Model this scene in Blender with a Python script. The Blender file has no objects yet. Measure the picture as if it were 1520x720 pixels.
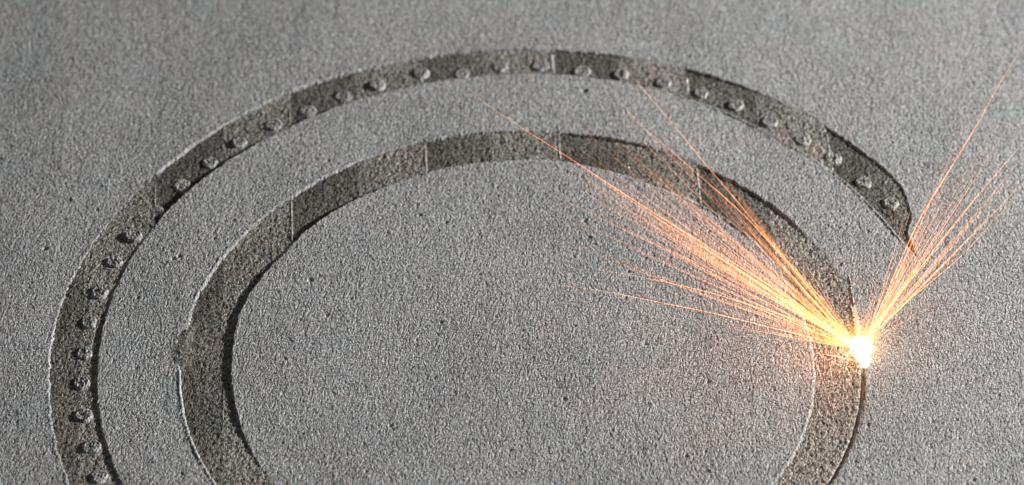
import bpy, bmesh, math, random
import numpy as np
from mathutils import Vector, Matrix

random.seed(7)
RNG = np.random.default_rng(11)
sc = bpy.context.scene
COL = sc.collection
sc.unit_settings.scale_length = 0.01          # one unit is one centimetre

# ------------------------------------------------------------------ camera
PHI = math.radians(43.5)                      # looking down by this angle
DIST = 45.0
cam_d = bpy.data.cameras.new('camera')
cam = bpy.data.objects.new('camera', cam_d)
COL.objects.link(cam)
cam_d.sensor_width = 36.0
cam_d.lens = 36.0 * 4500 / 1520
cam.location = (0, -DIST * math.cos(PHI), DIST * math.sin(PHI))
cam.rotation_euler = (math.pi / 2 - PHI, 0, 0)
cam_d.clip_start = 0.5
cam_d.clip_end = 400
cam_d.dof.use_dof = True
cam_d.dof.focus_distance = 43.4
cam_d.dof.aperture_fstop = 0.215
sc.camera = cam

# ------------------------------------------------------------------ world, lamps
w = bpy.data.worlds.new('World')
sc.world = w
w.use_nodes = True
w.node_tree.nodes['Background'].inputs[0].default_value = (0.93, 0.96, 1.0, 1)
w.node_tree.nodes['Background'].inputs[1].default_value = 0.065

LIGHT_EL, LIGHT_AZ = math.radians(21), math.radians(8)
ld = bpy.data.lights.new('chamber_lamp', 'AREA')
ld.shape = 'DISK'; ld.size = 5.0
ld.energy = 58500
ld.color = (1.0, 0.985, 0.96)
lamp = bpy.data.objects.new('chamber_lamp', ld)
COL.objects.link(lamp)
dirv = Vector((math.cos(LIGHT_EL) * math.cos(LIGHT_AZ), math.cos(LIGHT_EL) * math.sin(LIGHT_AZ), math.sin(LIGHT_EL)))
lamp.location = dirv * 60
lamp.rotation_euler = dirv.to_track_quat('Z', 'Y').to_euler()

POOL = Vector((4.99, -2.22, 0.0))             # where the laser meets the metal
pd_ = bpy.data.lights.new('melt_light', 'POINT')
pd_.energy = 9; pd_.color = (1.0, 0.46, 0.20); pd_.shadow_soft_size = 0.25
pl = bpy.data.objects.new('melt_light', pd_)
COL.objects.link(pl)
pl.location = POOL + Vector((-0.35, 0.1, 0.85))

sc.view_settings.view_transform = 'Standard'
sc.view_settings.look = 'None'
sc.view_settings.exposure = 0.0
sc.view_settings.gamma = 1.0
sc.cycles.transparent_max_bounces = 160
sc.cycles.max_bounces = 4
sc.cycles.filter_width = 1.0

# ------------------------------------------------------------------ shape of the tracks (centimetres on the bed)
CA, CB = (0.165, -2.26), (0.162, -2.37)
AO = [(17.6, 6.13), (18.9, 6.135), (21.9, 6.185), (23.4, 6.24), (24.3, 6.31), (25.0, 6.376), (26.1, 6.471), (28.5, 6.587), (31.3, 6.700), (33.5, 6.730), (38, 6.74),
      (42, 6.746), (48, 6.765), (60, 6.774), (72, 6.76), (84, 6.726), (96, 6.726), (108, 6.722), (120, 6.757), (132, 6.73),
      (144, 6.722), (156, 6.752), (168, 6.79), (180, 6.764), (192, 6.734), (204, 6.73), (240, 6.73)]
AI = [(16, 6.16), (17.6, 6.14), (18.9, 6.12), (21.9, 6.085), (24, 6.063), (30, 6.055), (42, 6.066), (54, 6.076), (66, 6.12), (78, 6.129), (90, 6.12), (102, 6.095),
      (114, 6.07), (126, 6.052), (138, 6.072), (150, 6.108), (168, 6.11), (180, 6.086), (198, 6.068), (240, 6.07)]
BO = [(0, 4.855), (12, 4.892), (30, 4.898), (42, 4.912), (54, 4.89), (66, 4.90), (84, 4.862), (102, 4.87), (120, 4.868), (138, 4.85), (150, 4.868), (168, 4.893), (172, 4.89), (174.5, 4.97), (177, 5.02), (180, 4.96), (182, 4.89), (198, 4.886), (216, 4.87), (270, 4.86), (330, 4.848), (348, 4.845), (360, 4.855)]
BI = [(0, 4.144), (12, 4.135), (20, 4.175), (42, 4.183), (54, 4.15), (62, 4.13), (72, 4.17), (84, 4.226), (96, 4.20), (108, 4.21), (120, 4.18), (138, 4.163), (150, 4.14),
      (168, 4.208), (180, 4.168), (192, 4.165), (210, 4.20), (270, 4.19), (336, 4.18), (348, 4.153), (360, 4.144)]

# ------------------------------------------------------------------ grain: one tile of band-limited relief, sampled everywhere
NX, NY, SP = 2560, 1920, 0.0100
def band(sigx, sigy, seed, sub=0.0):
    r = np.random.default_rng(seed).standard_normal((NY, NX)).astype(np.float32)
    F = np.fft.rfft2(r)
    fy = np.fft.fftfreq(NY, SP)[:, None] * 2 * math.pi
    fx = np.fft.rfftfreq(NX, SP)[None, :] * 2 * math.pi
    H = np.exp(-0.5 * ((fx * sigx) ** 2 + (fy * sigy) ** 2))
    if sub:
        H = H - np.exp(-0.5 * ((fx * sub) ** 2 + (fy * sub) ** 2))
    o = np.fft.irfft2(F * H, s=(NY, NX))
    return (o / o.std()).astype(np.float32)

GRAIN = band(0.0048, 0.0078, 3, 0.024)
MID = band(0.016, 0.021, 8, 0.06)
CLUMP = band(0.045, 0.055, 4)
ROLL = band(0.5, 0.6, 5)
RAKE = band(0.05, 2.2, 6)

def samp(T, x, y):
    fx = (np.asarray(x) / SP) % NX; fy = (np.asarray(y) / SP) % NY
    i = np.floor(fx).astype(int); j = np.floor(fy).astype(int)
    a = fx - i; b = fy - j
    i0 = i % NX; i1 = (i + 1) % NX; j0 = j % NY; j1 = (j + 1) % NY
    return (T[j0, i0] * (1 - a) * (1 - b) + T[j0, i1] * a * (1 - b) + T[j1, i0] * (1 - a) * b + T[j1, i1] * a * b)

def grain(x, y):
    g = samp(GRAIN, x, y)
    g = np.where(g > 0, np.tanh(g * 0.9) * 1.1, g * 1.15)        # rounded grains, sharper pits
    return g

def smooth(a, b, x):
    t = np.clip((x - a) / (b - a), 0, 1)
    return t * t * (3 - 2 * t)

def tab(T, th):
    return np.interp(th, [a for a, _ in T], [b for _, b in T])

def dist_a(x, y):
    dx, dy = x - CA[0], y - CA[1]
    r = np.hypot(dx, dy); th = np.degrees(np.arctan2(dy, dx)) % 360
    d = np.minimum(r - tab(AI, th), tab(AO, th) - r)
    d = np.where(th > 345, -1.0, d)
    return np.minimum(d, np.minimum((th - 17.4) * 0.105, (238 - th) * 0.105))

def dist_b(x, y):
    dx, dy = x - CB[0], y - CB[1]
    r = np.hypot(dx, dy); th = np.degrees(np.arctan2(dy, dx)) % 360
    return np.minimum(r - tab(BI, th), tab(BO, th) - r)

def seam_s(x, y):                                                 # whole numbers lie on the scan stripe seams
    return (x + (0.048 - 0.005 * x) * (y - 1.5) - 0.76) / 1.03
def seam_x(k, y):
    q = 0.76 + 1.03 * k; c = (y - 1.5)
    return (q - 0.048 * c) / (1 - 0.005 * c)
def floor_z(s):                                                   # each pair of stripes climbs from its deep left edge
    u = np.mod(s / 2.0, 1.0)
    return -(0.007 + 0.070 * (1 - u) ** 0.75 * (0.42 + 0.58 * smooth(2.0, -1.5, s)))

def floor_at(x, y, s, ring_):
    fz = floor_z(s)
    CC, TO, TI = (CB, BO, BI) if ring_ else (CA, AO, AI)
    rq = np.hypot(x - CC[0], y - CC[1]); tq = np.degrees(np.arctan2(y - CC[1], x - CC[0])) % 360
    t = np.clip((tab(TO, tq) - rq) / np.maximum(tab(TO, tq) - tab(TI, tq), 0.05), 0, 1)
    lf = smooth(2.0, 0.0, x)
    fz = -0.006 + (fz + 0.006) * ((0.42 + 0.62 * t) * lf + (0.95 - 0.3 * t) * (1 - lf))
    if ring_:
        r = np.hypot(x - CB[0], y - CB[1]); th = np.degrees(np.arctan2(y - CB[1], x - CB[0])) % 360
        b = smooth(171, 174, th) * smooth(183, 180.5, th) * smooth(4.74, 4.90, r)
        fz = fz * (1 - b) - 0.004 * b
        low = smooth(318, 326, th) + smooth(4, 0, th) * (th < 90)
        fz = fz - 0.034 * low * np.exp(-((tab(BO, th) - 0.020 - r) / 0.020) ** 2)
    return fz

def ground_z(x, y, fine=True):
    g = grain(x, y)
    z = 0.0036 * g + 0.0015 * samp(MID, x, y) + 0.0012 * samp(CLUMP, x, y) + 0.010 * samp(ROLL, x, y) + 0.0007 * samp(RAKE, x, y)
    # a soft dent in the outer lip of the inner ring, and a few pits and crumbs
    jit = 0.005 * samp(CLUMP, x * 1.3 + 4, y * 1.3) + 0.004 * samp(MID, x + 3, y) + 0.009 * g
    s = seam_s(x, y); fz0 = floor_z(s); soft = smooth(-0.030, -0.012, fz0)
    tb = np.degrees(np.arctan2(y - CB[1], x - CB[0])) % 360; rb = np.hypot(x - CB[0], y - CB[1])
    ta = np.degrees(np.arctan2(y - CA[1], x - CA[0])) % 360; ra = np.hypot(x - CA[0], y - CA[1])
    bulge = smooth(170, 173.5, tb) * smooth(182, 180, tb) * (rb > 4.5) * (rb < 5.5)
    
    crisp_a = smooth(19, 26, ta) * smooth(66, 58, ta) * (ra < 6.35)
    crisp_b = smooth(32, 38, tb) * smooth(58, 52, tb) * (rb < 4.5) + 0.3 * smooth(325, 332, tb) * (rb < 4.5) + 0.3 * smooth(12, 2, tb) * (tb < 90) * (rb < 4.5) + 0.8 * smooth(181, 184, tb) * smooth(235, 225, tb) * (rb > 4.5)
    for fn, crisp in ((dist_a, crisp_a), (dist_b, crisp_b)):
        d = fn(x, y) + jit * (1 - 0.55 * crisp); fz = floor_at(x, y, s, fn is dist_b) - 0.030 + 0.012 * bulge
        lip = 0.0045 * np.exp(-((d + 0.022) / 0.024) ** 2) * (0.6 + 0.5 * samp(CLUMP, x + 9, y)) * (1 - soft) * (1 - bulge) + 0.012 * crisp * np.exp(-((d + 0.006) / 0.018) ** 2) - 0.005 * crisp * np.exp(-((d + 0.055) / 0.02) ** 2) * (0.5 + 0.8 * samp(CLUMP, x + 2, y))
        m = smooth(-0.006 - 0.05 * soft - 0.03 * bulge, 0.022 + 0.07 * soft + 0.035 * crisp + 0.09 * bulge, d)
        z = np.where(m > 0, z * (1 - m) + (fz + 0.2 * z) * m, z) + lip * (1 - m)
    return z

PITS = [(RNG.uniform(-8, 8), RNG.uniform(-5, 5.6), RNG.uniform(0.012, 0.03), RNG.uniform(-0.05, 0.028)) for _ in range(230)]
PITS += [(RNG.uniform(-7.5, 7.5), RNG.uniform(-5, 3.5), RNG.uniform(0.010, 0.018), RNG.uniform(-0.032, -0.012)) for _ in range(320)]
PITS = [p for p in PITS if p[1] < 2.2 or p[2] < 0.013]
PITS += [(1.14, 3.45, 0.035, -0.08), (-5.0, -0.35, 0.03, -0.06), (-4.92, -0.30, 0.028, -0.05)]

# ------------------------------------------------------------------ mesh helpers
def link(name, me, mat=None, parent=None):
    o = bpy.data.objects.new(name, me)
    COL.objects.link(o)
    if mat is not None and me is not None: me.materials.append(mat)
    if parent is not None: o.parent = parent
    return o

def np_mesh(name, V, F, sm=True):
    me = bpy.data.meshes.new(name)
    V = np.asarray(V, np.float32); F = np.asarray(F, np.int32)
    me.vertices.add(len(V)); me.vertices.foreach_set('co', V.ravel())
    n = F.shape[1]
    me.loops.add(F.size); me.loops.foreach_set('vertex_index', F.ravel())
    me.polygons.add(len(F))
    me.polygons.foreach_set('loop_start', np.arange(0, F.size, n, dtype=np.int32))
    me.polygons.foreach_set('loop_total', np.full(len(F), n, np.int32))
    me.polygons.foreach_set('use_smooth', np.full(len(F), sm))
    me.update(calc_edges=True)
    return me

def set_attr(me, name, vals):
    a = me.attributes.new(name, 'FLOAT', 'POINT')
    a.data.foreach_set('value', np.asarray(vals, np.float32))

def grid_mesh(name, X, Y, Z, keep=None):
    ny, nx = X.shape
    idx = np.arange(nx * ny).reshape(ny, nx)
    F = np.stack([idx[:-1, :-1], idx[:-1, 1:], idx[1:, 1:], idx[1:, :-1]], -1).reshape(-1, 4)
    V = np.stack([X, Y, Z], -1).reshape(-1, 3)
    if keep is not None:
        F = F[keep.ravel()]
        used, inv = np.unique(F, return_inverse=True)
        F = inv.reshape(-1, 4); V = V[used]
        return np_mesh(name, V, F), used
    return np_mesh(name, V, F), None

def tag(o, label=None, cat=None, group=None, kind=None):
    if label: o['label'] = label
    if cat: o['category'] = cat
    if group: o['group'] = group
    if kind: o['kind'] = kind
    return o

# ------------------------------------------------------------------ materials
class NT:
    def __init__(s, name):
        s.m = bpy.data.materials.new(name); s.m.use_nodes = True
        s.t = s.m.node_tree; s.t.nodes.clear()
        s.out = s.n('ShaderNodeOutputMaterial')
    def n(s, typ, **kw):
        nd = s.t.nodes.new(typ)
        for k, v in kw.items(): setattr(nd, k, v)
        return nd
    def l(s, a, b): s.t.links.new(a, b)
    def noise(s, vec, scale, detail=2, rough=0.5):
        nd = s.n('ShaderNodeTexNoise'); nd.inputs['Scale'].default_value = scale
        nd.inputs['Detail'].default_value = detail; nd.inputs['Roughness'].default_value = rough
        s.l(vec, nd.inputs['Vector']); return nd
    def maprange(s, v, a, b, c, d):
        nd = s.n('ShaderNodeMapRange'); s.l(v, nd.inputs[0])
        for i, q in enumerate((a, b, c, d)): nd.inputs[i + 1].default_value = q
        return nd.outputs[0]
    def math(s, op, a, b=None):
        nd = s.n('ShaderNodeMath', operation=op)
        for i, q in enumerate((a, b)):
            if q is None: continue
            if isinstance(q, (int, float)): nd.inputs[i].default_value = q
            else: s.l(q, nd.inputs[i])
        return nd.outputs[0]
    def mixc(s, f, a, b, blend='MIX'):
        nd = s.n('ShaderNodeMix', data_type='RGBA', blend_type=blend)
        for i, q in ((0, f), (6, a), (7, b)):
            if isinstance(q, (int, float)): nd.inputs[i].default_value = q
            elif isinstance(q, tuple): nd.inputs[i].default_value = (*q, 1)
            else: s.l(q, nd.inputs[i])
        return nd.outputs[2]

def metal_material(name, base, alt, speck, rough=0.6, metallic=0.25, tone_attr=False, chroma=0.5):
    k = NT(name)
    tc = k.n('ShaderNodeTexCoord').outputs['Object']
    col = k.mixc(k.maprange(k.noise(tc, 0.7, 4, 0.6).outputs[0], 0.35, 0.65, 0, 1), base, alt)
    # very fine grain to grain difference
    f = k.noise(tc, 30, 3, 0.75)
    col = k.mixc(1.0, col, k.mixc(k.maprange(f.outputs[0], 0.36, 0.64, 0, 1), (1 - speck * 0.5,) * 3, (1 + speck * 0.5,) * 3), 'MULTIPLY')
    wn = k.n('ShaderNodeVectorMath', operation='MULTIPLY_ADD'); k.l(k.noise(tc, 9, 2, 0.5).outputs['Color'], wn.inputs[0])
    wn.inputs[1].default_value = (0.08, 0.08, 0.08); k.l(tc, wn.inputs[2]); wv = wn.outputs[0]
    vg = k.n('ShaderNodeTexVoronoi', voronoi_dimensions='2D'); vg.inputs['Scale'].default_value = 44; k.l(wv, vg.inputs['Vector'])
    vc = k.n('ShaderNodeSeparateColor'); k.l(vg.outputs['Color'], vc.inputs[0])
    gr = k.maprange(k.math('POWER', vc.outputs[1], 0.7), 0, 1, 1 - speck * 1.4, 1 + speck * 0.55)
    gr = k.math('MULTIPLY', gr, k.maprange(vg.outputs['Distance'], 0.35, 0.75, 1.0, 0.8))
    gc = k.n('ShaderNodeCombineColor')
    for i_ in range(3): k.l(gr, gc.inputs[i_])
    col = k.mixc(1.0, col, gc.outputs[0], 'MULTIPLY')
    # faint tints between batches of particles
    c1 = k.noise(tc, 1.1, 3, 0.6)
    col = k.mixc(k.math('MULTIPLY', k.maprange(c1.outputs[0], 0.52, 0.72, 0, 1), chroma), col, k.mixc(1.0, col, (0.93, 1.02, 1.03), 'MULTIPLY'))
    mp = k.n('ShaderNodeMapping'); mp.inputs['Location'].default_value = (7, 3, 1); k.l(tc, mp.inputs[0])
    c2 = k.noise(mp.outputs[0], 1.0, 3, 0.6)
    col = k.mixc(k.math('MULTIPLY', k.maprange(c2.outputs[0], 0.52, 0.72, 0, 1), chroma), col, k.mixc(1.0, col, (1.07, 0.98, 0.97), 'MULTIPLY'))
    f2 = k.noise(mp.outputs[0], 17, 1, 0.5)
    tint = k.mixc(k.maprange(f2.outputs[0], 0.35, 0.65, 0, 1), (1.0 + .05 * chroma, 1.0, 1.0 - .05 * chroma), (1.0 - .04 * chroma, 1.0, 1.0 + .05 * chroma))
    col = k.mixc(1.0, col, tint, 'MULTIPLY')
    if tone_attr:
        at = k.n('ShaderNodeAttribute', attribute_name='tone')
        col = k.mixc(at.outputs['Fac'], col, k.mixc(1.0, col, tone_attr, 'MULTIPLY'))
    p = k.n('ShaderNodeBsdfPrincipled')
    k.l(col, p.inputs['Base Color'])
    p.inputs['Metallic'].default_value = metallic
    k.l(k.maprange(f.outputs[0], 0.4, 0.65, rough + 0.1, rough - 0.15), p.inputs['Roughness'])
    bn = k.n('ShaderNodeBump'); bn.inputs['Distance'].default_value = 0.0075; bn.inputs['Strength'].default_value = 1.0
    vo = k.n('ShaderNodeTexVoronoi', voronoi_dimensions='2D'); vo.inputs['Scale'].default_value = 44; k.l(wv, vo.inputs['Vector'])
    hh = k.math('SUBTRACT', k.maprange(vc.outputs[0], 0, 1, 0, 0.9), k.math('MULTIPLY', vo.outputs['Distance'], 1.1))
    k.l(hh, bn.inputs['Height']); k.l(bn.outputs[0], p.inputs['Normal'])
    k.l(p.outputs[0], k.out.inputs[0])
    return k.m

M_POWDER = metal_material('metal_powder', (0.50, 0.505, 0.505), (0.55, 0.55, 0.545), 0.46, 0.8, 0.0, chroma=0.8)
M_FUSED = metal_material('fused_metal', (0.56, 0.545, 0.495), (0.57, 0.525, 0.465), 0.66, 0.6, 0.1, tone_attr=(0.27, 0.27, 0.255), chroma=1.1)
M_BUMP = metal_material('fused_bump_metal', (0.49, 0.49, 0.475), (0.55, 0.54, 0.53), 0.6, 0.6, 0.1)
M_SEAM = metal_material('bright_seam_metal', (0.80, 0.79, 0.76), (0.70, 0.69, 0.66), 0.25, 0.35, 0.35)

# ------------------------------------------------------------------ the powder bed (one sheet, fine in view and coarser beyond)
def axis(lo, hi, step, end_lo, end_hi):
    mid = np.arange(lo, hi + step, step)
    def grow(start, end, sign):
        o = []; s = step; p = start
        while abs(p - start) < abs(end - start):
            s = min(s * 1.12, 0.8); p += sign * s; o.append(p)
        return o
    return np.array(grow(lo, end_lo, -1)[::-1] + list(mid) + grow(mid[-1], end_hi, 1))
xs = axis(-8.35, 8.35, 0.0112, -26, 26)
ys = axis(-5.15, 5.85, 0.0140, -20, 24)
X, Y = np.meshgrid(xs, ys)
Z = ground_z(X, Y)
for (px_, py_, pr, ph) in PITS:
    i0, i1 = np.searchsorted(xs, [px_ - 4 * pr, px_ + 4 * pr]); j0, j1 = np.searchsorted(ys, [py_ - 4 * pr, py_ + 4 * pr])
    sx, sy = X[j0:j1, i0:i1], Y[j0:j1, i0:i1]
    far_ = (dist_a(sx, sy) < -0.1) & (dist_b(sx, sy) < -0.1)
    Z[j0:j1, i0:i1] += np.where(far_, ph * np.exp(-(((sx - px_) / pr) ** 2 + ((sy - py_) / pr) ** 2)), 0)
Z = np.minimum(Z, 0.06)
me, _ = grid_mesh('ground', X, Y, Z)
ground = link('ground', me, M_POWDER)
tag(ground, 'level bed of fine grey metal powder around the fused tracks', kind='structure')

# ------------------------------------------------------------------ the two fused tracks, one patch per scan stripe
def fused_thing(name, dist, label, cat, loc):
    root = bpy.data.objects.new(name, None); COL.objects.link(root)
    root.location = loc
    root.empty_display_size = 0.3
    tag(root, label, cat)
    return root

def local(me, root):
    me.transform(Matrix.Translation(-Vector(root.location)))

STEP = 0.0135
def stripes(root, dist, cen, ymin):
    for k in range(-8, 7):
        xa = min(seam_x(k, -8), seam_x(k, 6)) - 0.03; xb = max(seam_x(k + 1, -8), seam_x(k + 1, 6)) + 0.03
        gx = np.arange(xa, xb, STEP)
        for half in (1, -1):
            gy = np.arange(cen[1], 5.2, STEP) if half > 0 else np.arange(ymin, cen[1] + STEP, STEP)
            if half < 0:
                gy = gy + (cen[1] - gy[-1])
            GX, GY = np.meshgrid(gx, gy)
            s = seam_s(GX, GY)
            d = dist(GX, GY)
            cxm = 0.25 * (s[1:, 1:] + s[1:, :-1] + s[:-1, 1:] + s[:-1, :-1])
            cdm = 0.25 * (d[1:, 1:] + d[1:, :-1] + d[:-1, 1:] + d[:-1, :-1])
            keep = (cxm >= k) & (cxm < k + 1) & (cdm > -0.17)
            if keep.sum() < 250: continue
            sc_ = np.clip(s, k + 1e-4, k + 1 - 1e-4)
            u = np.mod(sc_ / 2, 1.0)
            GZ = floor_at(GX, GY, sc_, dist is dist_b) - 0.06 * np.clip(-d, 0, 1) + 0.0050 * grain(GX * 1.12 + 3.1, GY * 1.12 + 1.7) + 0.0030 * samp(MID, GX, GY + 4) + 0.002 * samp(CLUMP, GX + 2, GY + 5)
            me, used = grid_mesh('scan_stripe', GX, GY, GZ, keep)
            tone = (1.0 - 0.50 * u) if k % 2 == 0 else (0.52 - 0.22 * u)
            tone = np.clip(tone + 0.08 * samp(ROLL, GX * 2 + 6, GY * 2), 0, 1)
            # the lower right stretch of the inner ring still lies under a veil of powder
            pale = smooth(-0.9, -2.7, GY) * smooth(3.0, 3.6, GX) if dist is dist_b else 0 * GX
            tone = tone * (1 - pale) + 0.24 * pale
            set_attr(me, 'tone', tone.ravel()[used])
            local(me, root)
            link('scan_stripe', me, M_FUSED, root)

def crumb_strip(pts, wdt, h0, h1, seed, gap=0.0):
    """a crumbly raised bead along the points; h0, h1: ground height left and right of it"""
    r = np.random.default_rng(seed)
    V, F = [], []
    n = len(pts)
    for i, (x, y) in enumerate(pts):
        t = min(1, i / 3, (n - 1 - i) / 3)
        on = 1.0 if gap < 0 else (1.0 if r.random() > gap + 0.12 else 0.2) * (1 if math.sin(i * 0.31 + seed * 2.1) + 0.8 * math.sin(i * 0.13 + seed) > -0.9 else 0.3)
        ww = wdt * (0.65 + 0.6 * r.random()) * max(t, 0.2) * on
        x = x + r.normal() * wdt * 0.12
        hh = (0.004 + 0.010 * r.random()) * max(t, 0.1) * on
        ww *= 0.8
        V += [(x - ww * 0.7, y, h0[i] - 0.01), (x - ww * 0.25, y, h0[i] + hh), (x + ww * 0.2, y, h0[i] + hh * 0.8),
              (x + ww * 0.75, y, h1[i] - 0.006)]
    for i in range(n - 1):
        for j in range(3):
            a = i * 4 + j
            F.append((a, a + 1, a + 5, a + 4))
    return V, F

def seams(root, dist, ymin, spec, seed):
    for q, (k, y0, y1, wd, gap) in enumerate(spec):
        ysq = np.arange(y0, y1, 0.013)
        xq = seam_x(k, ysq)
        ok = dist(xq, ysq) > 0.035
        ysq, xq = ysq[ok], xq[ok]
        if len(ysq) < 6: continue
        h0 = floor_z(np.full(len(ysq), k - 1e-3)) + 0.002; h1 = floor_z(np.full(len(ysq), k + 1e-3))
        V, F = crumb_strip(list(zip(xq, ysq)), wd, h0, h1, seed + q, gap)
        me = np_mesh('seam', V, F, False)
        local(me, root)
        link('seam', me, M_SEAM, root)

ring = fused_thing('fused_ring', dist_b, 'closed dark ring of fused metal inside the arc with bright vertical seams', 'fused ring', (CB[0], CB[1], 0))
stripes(ring, dist_b, CB, -7.35)
seams(ring, dist_b, -7, [(-2, 0, 3, .032, .15), (-4, -1.5, 2, .028, .12), (0, 1, 3, .036, .10), (2, 0, 2, .040, .05), (-3, 1.9, 2.2, .030, .5), (-1, 1.6, 3, .030, .6),
      (1, 1.0, 3, .024, .6), (3, -.3, 1.2, .026, .6), (-5, -5.2, -3.0, .018, .55), (-3, -2, 1.2, .0, 1)][:9], 100)

arc = fused_thing('fused_arc', dist_a, 'open outer arc of fused metal carrying a row of round bumps', 'fused arc', (CA[0], CA[1], 0))
stripes(arc, dist_a, CA, -7.2)
seams(arc, dist_a, -7, [(0, 3.83, 4.4, .062, .05), (2, 3.42, 3.80, .052, .05), (4, 1.9, 2.45, .036, .1), (-2, 3.68, 4.12, .042, .15), (-4, 2.6, 3.25, .017, .4),
      (-6, 0.75, 1.55, .018, .5), (-3, 3.4, 3.55, .034, .1), (-7, -4.1, -3.6, .022, .3), (4, 1.60, 1.72, .04, .1)], 200)

# ------------------------------------------------------------------ round bumps along the arc
BUMPS = [(202.3, 6.31), (196.9, 6.27), (191.3, 6.29), (185.5, 6.29), (180.1, 6.28), (174.4, 6.31), (168.8, 6.31), (162.8, 6.31), (157.5, 6.28), (151.5, 6.27), (145.4, 6.28),
         (139.6, 6.28), (134.0, 6.28), (128.1, 6.24), (122.3, 6.26), (116.5, 6.29), (111.2, 6.3), (104.6, 6.36), (98.8, 6.27), (93.2, 6.33), (87.4, 6.34), (81.3, 6.29),
         (75.7, 6.31), (69.5, 6.32), (63.8, 6.33), (58.3, 6.32), (52.5, 6.29), (46.6, 6.28), (41.1, 6.3), (34.9, 6.3), (29.5, 6.36), (208.1, 6.29), (213.9, 6.29), (219.7, 6.29)]
for bi, (th, r) in enumerate(BUMPS):
    bx = CA[0] + r * math.cos(math.radians(th)); by = CA[1] + r * math.sin(math.radians(th))
    rr = random.uniform(0.135, 0.16)
    s0 = seam_s(bx, by); fz = float(floor_z(s0))
    hh = random.choice((0.034, 0.040, 0.044, 0.046)) + random.uniform(-.003, .004) if th < 150 else random.uniform(0.044, 0.054)
    if 84 < th < 107: hh *= 0.65
    nr, na = 15, 44
    R_ = np.linspace(0, 1.0, nr + 1)[1:]; A_ = np.linspace(0, 2 * math.pi, na, endpoint=False)
    RR, AA = np.meshgrid(R_, A_, indexing='ij')
    wob = 1 + 0.04 * np.sin(AA * 2 + bi) + 0.03 * np.sin(AA * 3 + bi * 2.3) + 0.03 * np.sin(AA * 5 + bi * 1.1)
    xx = bx + RR * rr * wob * np.cos(AA); yy = by + RR * rr * wob * np.sin(AA) * 1.04
    prof = np.where(RR < 0.7, 0.93 + 0.07 * (RR / 0.7) ** 2, 1 - smooth(0.7, 1.0, RR)) * (1 + 0.10 * np.cos(AA - 0.3))
    zz = fz - 0.012 + (hh + 0.012) * prof + 0.0055 * grain(xx + 1.3, yy) * (0.4 + 0.8 * prof) + 0.004 * samp(CLUMP, xx * 1.5, yy * 1.5) * prof
    V = [(bx, by, fz + hh * 0.70)] + list(zip(xx.ravel(), yy.ravel(), zz.ravel()))
    F = []
    for i in range(nr - 1):
        for j in range(na):
            a = 1 + i * na + j; b = 1 + i * na + (j + 1) % na
            F.append((a, a + na, b + na, b))
    me = bpy.data.meshes.new('bump')
    me.from_pydata([tuple(map(float, v)) for v in V], [], F + [(0, 1 + j, 1 + (j + 1) % na) for j in range(na)])
    me.polygons.foreach_set('use_smooth', [True] * len(me.polygons))
    local(me, arc)
    link('bump', me, M_BUMP, arc)

# ------------------------------------------------------------------ glowing things
def glow_material():
    k = NT('glowing_spark')
    h = k.n('ShaderNodeAttribute', attribute_name='heat').outputs['Fac']
    g = k.n('ShaderNodeAttribute', attribute_name='glow').outputs['Fac']
    cr = k.n('ShaderNodeValToRGB'); k.l(h, cr.inputs[0])
    e = cr.color_ramp.elements
    e[0].position = 0; e[0].color = (1, 0.31, 0.07, 1)
    e[1].position = 1; e[1].color = (1, 0.48, 0.015, 1)
    m_ = cr.color_ramp.elements.new(0.45); m_.color = (1, 0.37, 0.015, 1)
    em = k.n('ShaderNodeEmission'); k.l(cr.outputs[0], em.inputs[0]); lw = k.n('ShaderNodeLayerWeight'); lw.inputs[0].default_value = 0.5
    k.l(k.math('MULTIPLY', g, k.maprange(lw.outputs['Facing'], 0.0, 1.0, 1.45, 0.0)), em.inputs[1])
    tr = k.n('ShaderNodeBsdfTransparent'); tr.inputs[0].default_value = (1, 1, 1, 1)
    ad = k.n('ShaderNodeAddShader'); k.l(em.outputs[0], ad.inputs[0]); k.l(tr.outputs[0], ad.inputs[1])
    k.l(ad.outputs[0], k.out.inputs[0])
    k.m.cycles.emission_sampling = 'NONE'
    return k.m
M_SPARK = glow_material()

f_, cph, sph = 4500.0, math.cos(PHI), math.sin(PHI)
def at(px, py, z=0.0):
    """the place at height z over the bed that is seen at this spot of the photograph"""
    x = (px - 760) / f_; y = -(py - 360) / f_
    d = Vector((x, cph + y * sph, -sph + y * cph))
    t = (z - cam.location.z) / d.z
    return Vector(cam.location) + d * t

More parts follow.
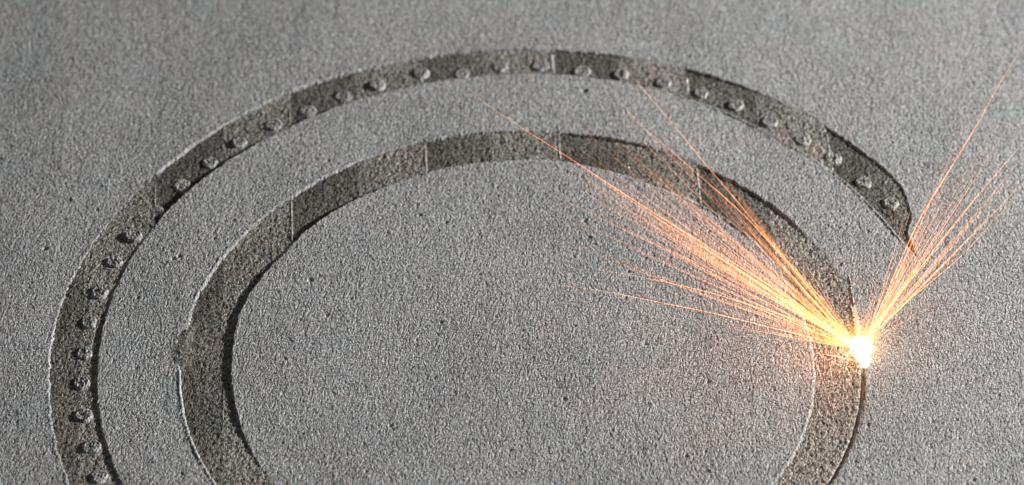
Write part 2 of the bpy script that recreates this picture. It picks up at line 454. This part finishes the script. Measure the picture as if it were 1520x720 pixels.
def streak(way, zend, width, bright, heat0=0.9, fade=1.0, label=None, group=None, start=0.0, zpow=1.0, auto=False, tilt=None):
    """a hot particle's flight path out of the melt pool, as a thin glowing filament"""
    n = 22
    P = [Vector((p[0], p[1])) for p in way]
    L = [0.0]
    for a, b in zip(P, P[1:]): L.append(L[-1] + (b - a).length)
    tot = L[-1]
    def sm(t):
        q = t * tot
        for i in range(len(P) - 1):
            if q <= L[i + 1] + 1e-6:
                u = (q - L[i]) / (L[i + 1] - L[i])
                p0 = P[i - 1] if i > 0 else P[i] * 2 - P[i + 1]
                p3 = P[i + 2] if i + 2 < len(P) else P[i + 1] * 2 - P[i]
                p1, p2 = P[i], P[i + 1]
                return 0.5 * ((2 * p1) + (p2 - p0) * u + (2 * p0 - 5 * p1 + 4 * p2 - p3) * u * u + (3 * p1 - p0 - 3 * p2 + p3) * u ** 3)
        return P[-1]
    pts, heat, glow, wid = [], [], [], []
    for i in range(n + 1):
        t = i / n
        tt = start + (1 - start) * t
        p = sm(tt)
        z = 0.12 + zend * (1.35 * tt - 0.35 * tt * tt)
        pts.append(at(p.x, p.y, z))
        heat.append(max(0.0, heat0 * (1 - tt) ** 0.8))
        fl = (1 - t) ** (fade * 0.7) * (0.9 + 0.25 * math.sin(i * 1.7 + tot)) + 0.02
        if start > 0: fl *= min(1, t * 4 + 0.1)
        glow.append(1.9 * bright * fl * (1.0 + 0.25 * math.exp(-tt * tot / 70)))
        wid.append(width * (0.75 + 0.35 * math.sin(math.pi * min(1, t * 1.2))) * (1 - 0.55 * t ** 3))
    V, F, H, G = [], [], [], []
    m = 5
    for i, p in enumerate(pts):
        d = (pts[min(i + 1, n)] - pts[max(i - 1, 0)]).normalized()
        a = d.cross(Vector((0, 0, 1))).normalized(); b = a.cross(d)
        for j in range(m):
            an = 2 * math.pi * j / m
            V.append(p + (a * math.cos(an) + b * math.sin(an)) * wid[i] * 1.25); H.append(heat[i]); G.append(glow[i])
    for i in range(n):
        for j in range(m):
            F.append((i * m + j, i * m + (j + 1) % m, (i + 1) * m + (j + 1) % m, (i + 1) * m + j))
    org = pts[0].copy()
    me = np_mesh('spark_streak', [tuple(v - org) for v in V], F, True)
    set_attr(me, 'heat', H); set_attr(me, 'glow', G)
    o = link('spark_streak', me, M_SPARK)
    o.location = org
    if auto:
        tip = pts[-1] if tilt is None else pts[-1]
        q = way[-1]; g_ = at(q[0], q[1], 0); gx_, gy_ = np.array([g_.x]), np.array([g_.y])
        if dist_a(gx_, gy_)[0] > 0: where = 'ending over the outer arc'
        elif dist_b(gx_, gy_)[0] > 0: where = 'ending over the ring'
        elif math.hypot(g_.x - CB[0], g_.y - CB[1]) < 4.3: where = 'ending over the powder inside the ring'
        elif q[0] > 1290 or math.hypot(g_.x - CA[0], g_.y - CA[1]) > 6.7: where = 'ending over the open powder'
        else: where = 'ending between ring and arc'
        lw_ = 'very short' if tot < 110 else 'short' if tot < 170 else 'medium long' if tot < 250 else 'long' if tot < 350 else 'very long'
        an_ = math.degrees(math.atan2(way[0][1] - q[1], q[0] - way[0][0]))
        dirw = ('almost level' if an_ > 165 else 'low' if an_ > 155 else 'shallow' if an_ > 148 else 'slanting' if an_ > 141 else 'rising' if an_ > 132 else 'steep' if an_ > 115 else
                'nearly upright' if an_ > 70 else 'steep' if an_ > 60 else 'rising' if an_ > 52 else 'slanting' if an_ > 44 else 'shallow')
        label = '%s %s %s spark %s, %s' % (lw_, dirw, 'bright' if bright > 0.22 else 'dim' if bright > 0.1 else 'faint', 'veil' if width > .03 else 'streak', where)
        label += ' on the right' if group == RG else ''
    tag(o, label, 'spark', group)
    return o

S = (1272, 517)
LG, RG = 'sparks fanning out to the left of the melt spot', 'sparks fanning out to the right of the melt spot'
NAMED = [
 ([S, (1200, 500), (1100, 475), (1045, 462), (970, 447), (895, 432), (812, 421)], 1.3, .0070, .42, .75, .8, 'lowest long spark streak, running almost flat over the powder inside the ring', LG),
 ([S, (1187, 477), (1095, 447), (1045, 432), (960, 413), (885, 400)], 1.7, .0062, .44, .75, .6, 'crisp lone spark streak just above the lowest long one on the left', LG),
 ([S, (1195, 470), (1070, 407), (1020, 384), (945, 350), (825, 292), (770, 268)], 2.4, .012, .15, .55, .9, 'faint blurred spark streak ending inside the ring under its top seam', LG),
 ([S, (1200, 462), (1100, 397), (950, 303), (832, 226), (725, 157), (672, 108)], 3.6, .0090, .34, .8, .8, 'longest spark streak, reaching back over both tracks to the top of the arc', LG),
 ([S, (1200, 466), (1100, 403), (1012, 347), (950, 307), (862, 248)], 3.0, .010, .42, .95, .8, 'thick yellow spark streak through the middle of the left fan', LG),
 ([S, (1230, 462), (1175, 397), (1105, 320), (1035, 258), (1000, 227), (905, 150)], 3.4, .0075, .36, .8, .8, 'orange spark streak crossing the ring at its right bright seam', LG),
 ([S, (1235, 462), (1150, 366), (1097, 302), (1050, 247), (1000, 186), (950, 127), (918, 92)], 4.2, .0072, .36, .8, .7, 'topmost long spark streak on the left, curving up to the arc between two bumps', LG),
 ([(900, 70), (880, 45), (862, 20), (846, -6)], 4.6, .0075, .10, .3, .4, 'faint lone spark streak far off above the arc at the top edge of the picture', LG),
 ([S, (1250, 482), (1207, 410), (1160, 340), (1140, 310)], 1.8, .0048, .20, .6, 1.0, 'thin steep spark streak over the dark right side of the ring', LG),
 ([(1266, 534), (1240, 529), (1218, 525)], .3, .0060, .75, .8, .5, 'short low spark streak close by the left foot of the melt spot', LG),
 ([S, (1200, 505), (1100, 487), (1060, 480)], .8, .0060, .40, .8, .9, 'lowest medium spark streak on the left, skimming the inner edge of the ring', LG),
 ([(1282, 508), (1300, 480), (1332, 440), (1380, 380), (1407, 345), (1450, 292), (1522, 208)], 3.2, .0085, .46, .9, .55, 'brightest spark streak on the right, leaving the picture at its right edge', RG),
 ([(1282, 508), (1305, 462), (1332, 397), (1368, 320), (1400, 268), (1455, 177), (1482, 127), (1524, 60)], 4.4, .0075, .34, .6, .3, 'steepest long spark streak on the right, rising to the upper right corner', RG),
 ([(1282, 510), (1307, 485), (1350, 445), (1427, 380), (1480, 322), (1524, 280)], 2.6, .0062, .30, .75, .7, 'lowest long spark streak on the right side', RG),
 ([(1282, 508), (1290, 460), (1292, 425), (1296, 396)], 1.4, .0045, .18, .5, .9, 'short upright faint spark streak right above the melt spot', RG),
 ([(1284, 512), (1312, 495), (1340, 483)], .5, .0048, .30, .5, 1.0, 'short low faint spark streak at the right foot of the melt spot', RG),
 ([(1282, 508), (1310, 450), (1350, 368), (1385, 290), (1428, 192)], 3.4, .0085, .20, .5, .6, 'blurred spark streak on the right passing the dark tip of the arc', RG),
]
for a in NAMED:
    streak(a[0], a[1], a[2], a[3], a[4], a[5], a[6], a[7])

rs = random.Random(21)
def fan(n, a0, a1, r0, r1, bright, width, label, group, src, heat=0.8, start=0.0, curve=0.03, mode=None):
    for i in range(n):
        a = math.radians(rs.triangular(a0, a1, mode if mode else 0.5 * (a0 + a1)) if mode else rs.uniform(a0, a1))
        r = rs.uniform(r0, r1)
        c = rs.uniform(0.2, 1) * curve * (1 if a > math.radians(90) else -1)
        w_ = []
        for t in (0, .3, .65, 1):
            aa = a - c * (t * t)
            w_.append((src[0] + rs.uniform(-3, 3) * (t == 0) + r * t * math.cos(aa), src[1] + rs.uniform(-4, 4) * (t == 0) - r * t * math.sin(aa)))
        streak(w_, r / 150 * rs.uniform(.6, 1.3), width * rs.uniform(.7, 1.35), bright * rs.uniform(.45, 1.5), heat * rs.uniform(.8, 1.1), rs.uniform(.7, 1.3), label, group, start, auto=True)
fan(34, 141, 152, 150, 440, .24, .0048, 'fine yellow spark streak in the dense middle of the left fan', LG, S, .95, mode=148)
fan(24, 128, 141, 150, 400, .24, .0048, 'thin orange spark streak in the upper half of the left fan over the ring', LG, S, .8)
fan(24, 152, 165, 110, 360, .22, .0046, 'thin orange spark streak in the lower half of the left fan', LG, S, .8)
fan(10, 165, 173, 90, 260, .22, .0050, 'low orange spark streak near the bottom of the left fan', LG, S, .8)
fan(8, 116, 128, 60, 200, .13, .0042, 'faint short spark streak at the steep edge of the left fan', LG, S, .6)
fan(14, 140, 156, 380, 560, .10, .0100, 'pale far reaching spark streak fading out over the powder', LG, S, .4, start=.3)
fan(34, 138, 162, 300, 560, .15, .0048, '', LG, S, .6, start=.12)
fan(12, 126, 139, 240, 420, .12, .0050, '', LG, S, .6, start=.12)
fan(16, 42, 64, 220, 380, .15, .0048, '', RG, (1283, 510), .6, start=.05)
fan(12, 44, 66, 330, 480, .20, .0060, '', RG, (1283, 510), .5, start=.1)
fan(6, 132, 146, 480, 620, .07, .0110, 'very pale long spark streak drifting toward the top of the arc', LG, S, .4, start=.45)
fan(16, 44, 58, 120, 330, .22, .0046, 'thin orange spark streak beside the brightest one on the right', RG, (1283, 510), .8)
fan(14, 58, 72, 120, 330, .16, .0048, 'thin faint spark streak in the steep part of the right fan', RG, (1283, 510), .6)
fan(5, 28, 46, 60, 200, .14, .0042, 'faint low spark streak in the lower part of the right fan', RG, (1283, 510), .6)
fan(5, 72, 86, 60, 150, .11, .0042, 'faint upright spark streak between the two fans', RG, (1282, 508), .5)

fan(8, 140, 154, 430, 620, .017, .045, 'broad soft veil of spark light hanging over the middle of the left fan', LG, S, .3, start=.3)
fan(5, 128, 140, 330, 480, .030, .035, 'broad soft veil of spark light over the dark right half of the ring', LG, S, .4, start=.3)
fan(4, 48, 66, 260, 420, .022, .035, 'broad soft veil of spark light in the right fan', RG, (1283, 510), .3, start=.15)

# the melt spot itself: a white-hot pool, spatter body and an added emissive ball for the bloom around it
spot = bpy.data.objects.new('melt_spot', None); COL.objects.link(spot)
spot.location = POOL
tag(spot, 'blinding white melt spot on the outer edge of the ring where the sparks start', 'melt spot')

def emit_mat(name, col, st):
    k = NT(name)
    em = k.n('ShaderNodeEmission'); em.inputs[0].default_value = (*col, 1); em.inputs[1].default_value = st
    k.l(em.outputs[0], k.out.inputs[0]); k.m.cycles.emission_sampling = 'NONE'
    return k.m
M_HOT = emit_mat('white_hot_metal', (1, 0.88, 0.66), 6.0)
k_ = NT('white_hot_vapour')                                       # dense glowing gas: it shines but blocks no light
e_ = k_.n('ShaderNodeEmission'); e_.inputs[0].default_value = (1, 0.80, 0.50, 1)
lw_ = k_.n('ShaderNodeLayerWeight'); lw_.inputs[0].default_value = 0.5
k_.l(k_.maprange(lw_.outputs['Facing'], 0.0, 1.0, 3.4, 0.5), e_.inputs[1])
t_ = k_.n('ShaderNodeBsdfTransparent'); a_ = k_.n('ShaderNodeAddShader')
k_.l(e_.outputs[0], a_.inputs[0]); k_.l(t_.outputs[0], a_.inputs[1]); k_.l(a_.outputs[0], k_.out.inputs[0])
k_.m.cycles.emission_sampling = 'NONE'
M_GAS = k_.m

def blob(name, c, rx, ry, rz, mat, parent, seed, taper=0.0, wob=0.06):
    bm = bmesh.new(); bmesh.ops.create_icosphere(bm, subdivisions=4, radius=1)
    r = random.Random(seed); ph = [r.uniform(0, 6) for _ in range(4)]
    for v in bm.verts:
        a = math.atan2(v.co.y, v.co.x)
        q = 1 + wob * (math.sin(3 * a + ph[0]) + .7 * math.sin(5 * a + ph[1] + 2 * v.co.z) + .5 * math.sin(9 * a + ph[2]))
        tp = 1 + taper * v.co.z
        v.co = Vector((v.co.x * rx * q * tp + c[0], v.co.y * ry * q * tp + c[1], v.co.z * rz + c[2]))
    me = bpy.data.meshes.new(name); bm.to_mesh(me); bm.free()
    me.polygons.foreach_set('use_smooth', [True] * len(me.polygons))
    return link(name, me, mat, parent)
blob('molten_pool', (0.03, -0.20, 0.02), .085, .17, .05, M_HOT, spot, 2)
blob('hot_jet', (-0.02, -0.06, 0.10), .155, .13, .17, M_GAS, spot, 3, 0.38, .06)

def halo_mat(name, rad, col, st, pw):
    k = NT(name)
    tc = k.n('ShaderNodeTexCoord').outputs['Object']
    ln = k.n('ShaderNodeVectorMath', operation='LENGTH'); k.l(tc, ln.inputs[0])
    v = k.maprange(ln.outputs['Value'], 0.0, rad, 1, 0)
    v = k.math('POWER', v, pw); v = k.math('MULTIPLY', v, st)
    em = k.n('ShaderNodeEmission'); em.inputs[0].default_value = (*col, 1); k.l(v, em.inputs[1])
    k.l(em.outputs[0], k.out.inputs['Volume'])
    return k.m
def halo(name, rad, mat):
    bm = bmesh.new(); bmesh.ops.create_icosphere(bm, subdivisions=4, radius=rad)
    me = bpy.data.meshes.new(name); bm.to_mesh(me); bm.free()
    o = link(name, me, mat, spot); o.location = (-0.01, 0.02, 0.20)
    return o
halo('bloom_halo', 0.62, halo_mat('bloom_halo', 0.62, (1, 0.42, 0.05), 6.0, 3.8))  # volume emission added to imitate the bloom around the melt spot

# a bead along the seam behind the melt spot, its near length emissive
ysq = np.arange(-2.05, -1.33, 0.014)
xq = seam_x(4, ysq) + 0.03
V, F = crumb_strip(list(zip(xq, ysq)), .085, np.full(len(ysq), 0.012), np.full(len(ysq), -0.01), 77, -9)
me = np_mesh('seam_bead', V, F, False); local(me, ring)
link('seam_bead', me, emit_mat('emissive_bead', (1, 0.80, 0.58), 0.85), ring)
ysq = np.arange(-1.30, -0.72, 0.014); xq = seam_x(4, ysq) + 0.02
V, F = crumb_strip(list(zip(xq, ysq)), .038, np.full(len(ysq), 0.004), np.full(len(ysq), -0.0), 78, .45)
me = np_mesh('seam_bead', V, F, False); local(me, ring)
link('seam_bead', me, M_SEAM, ring)
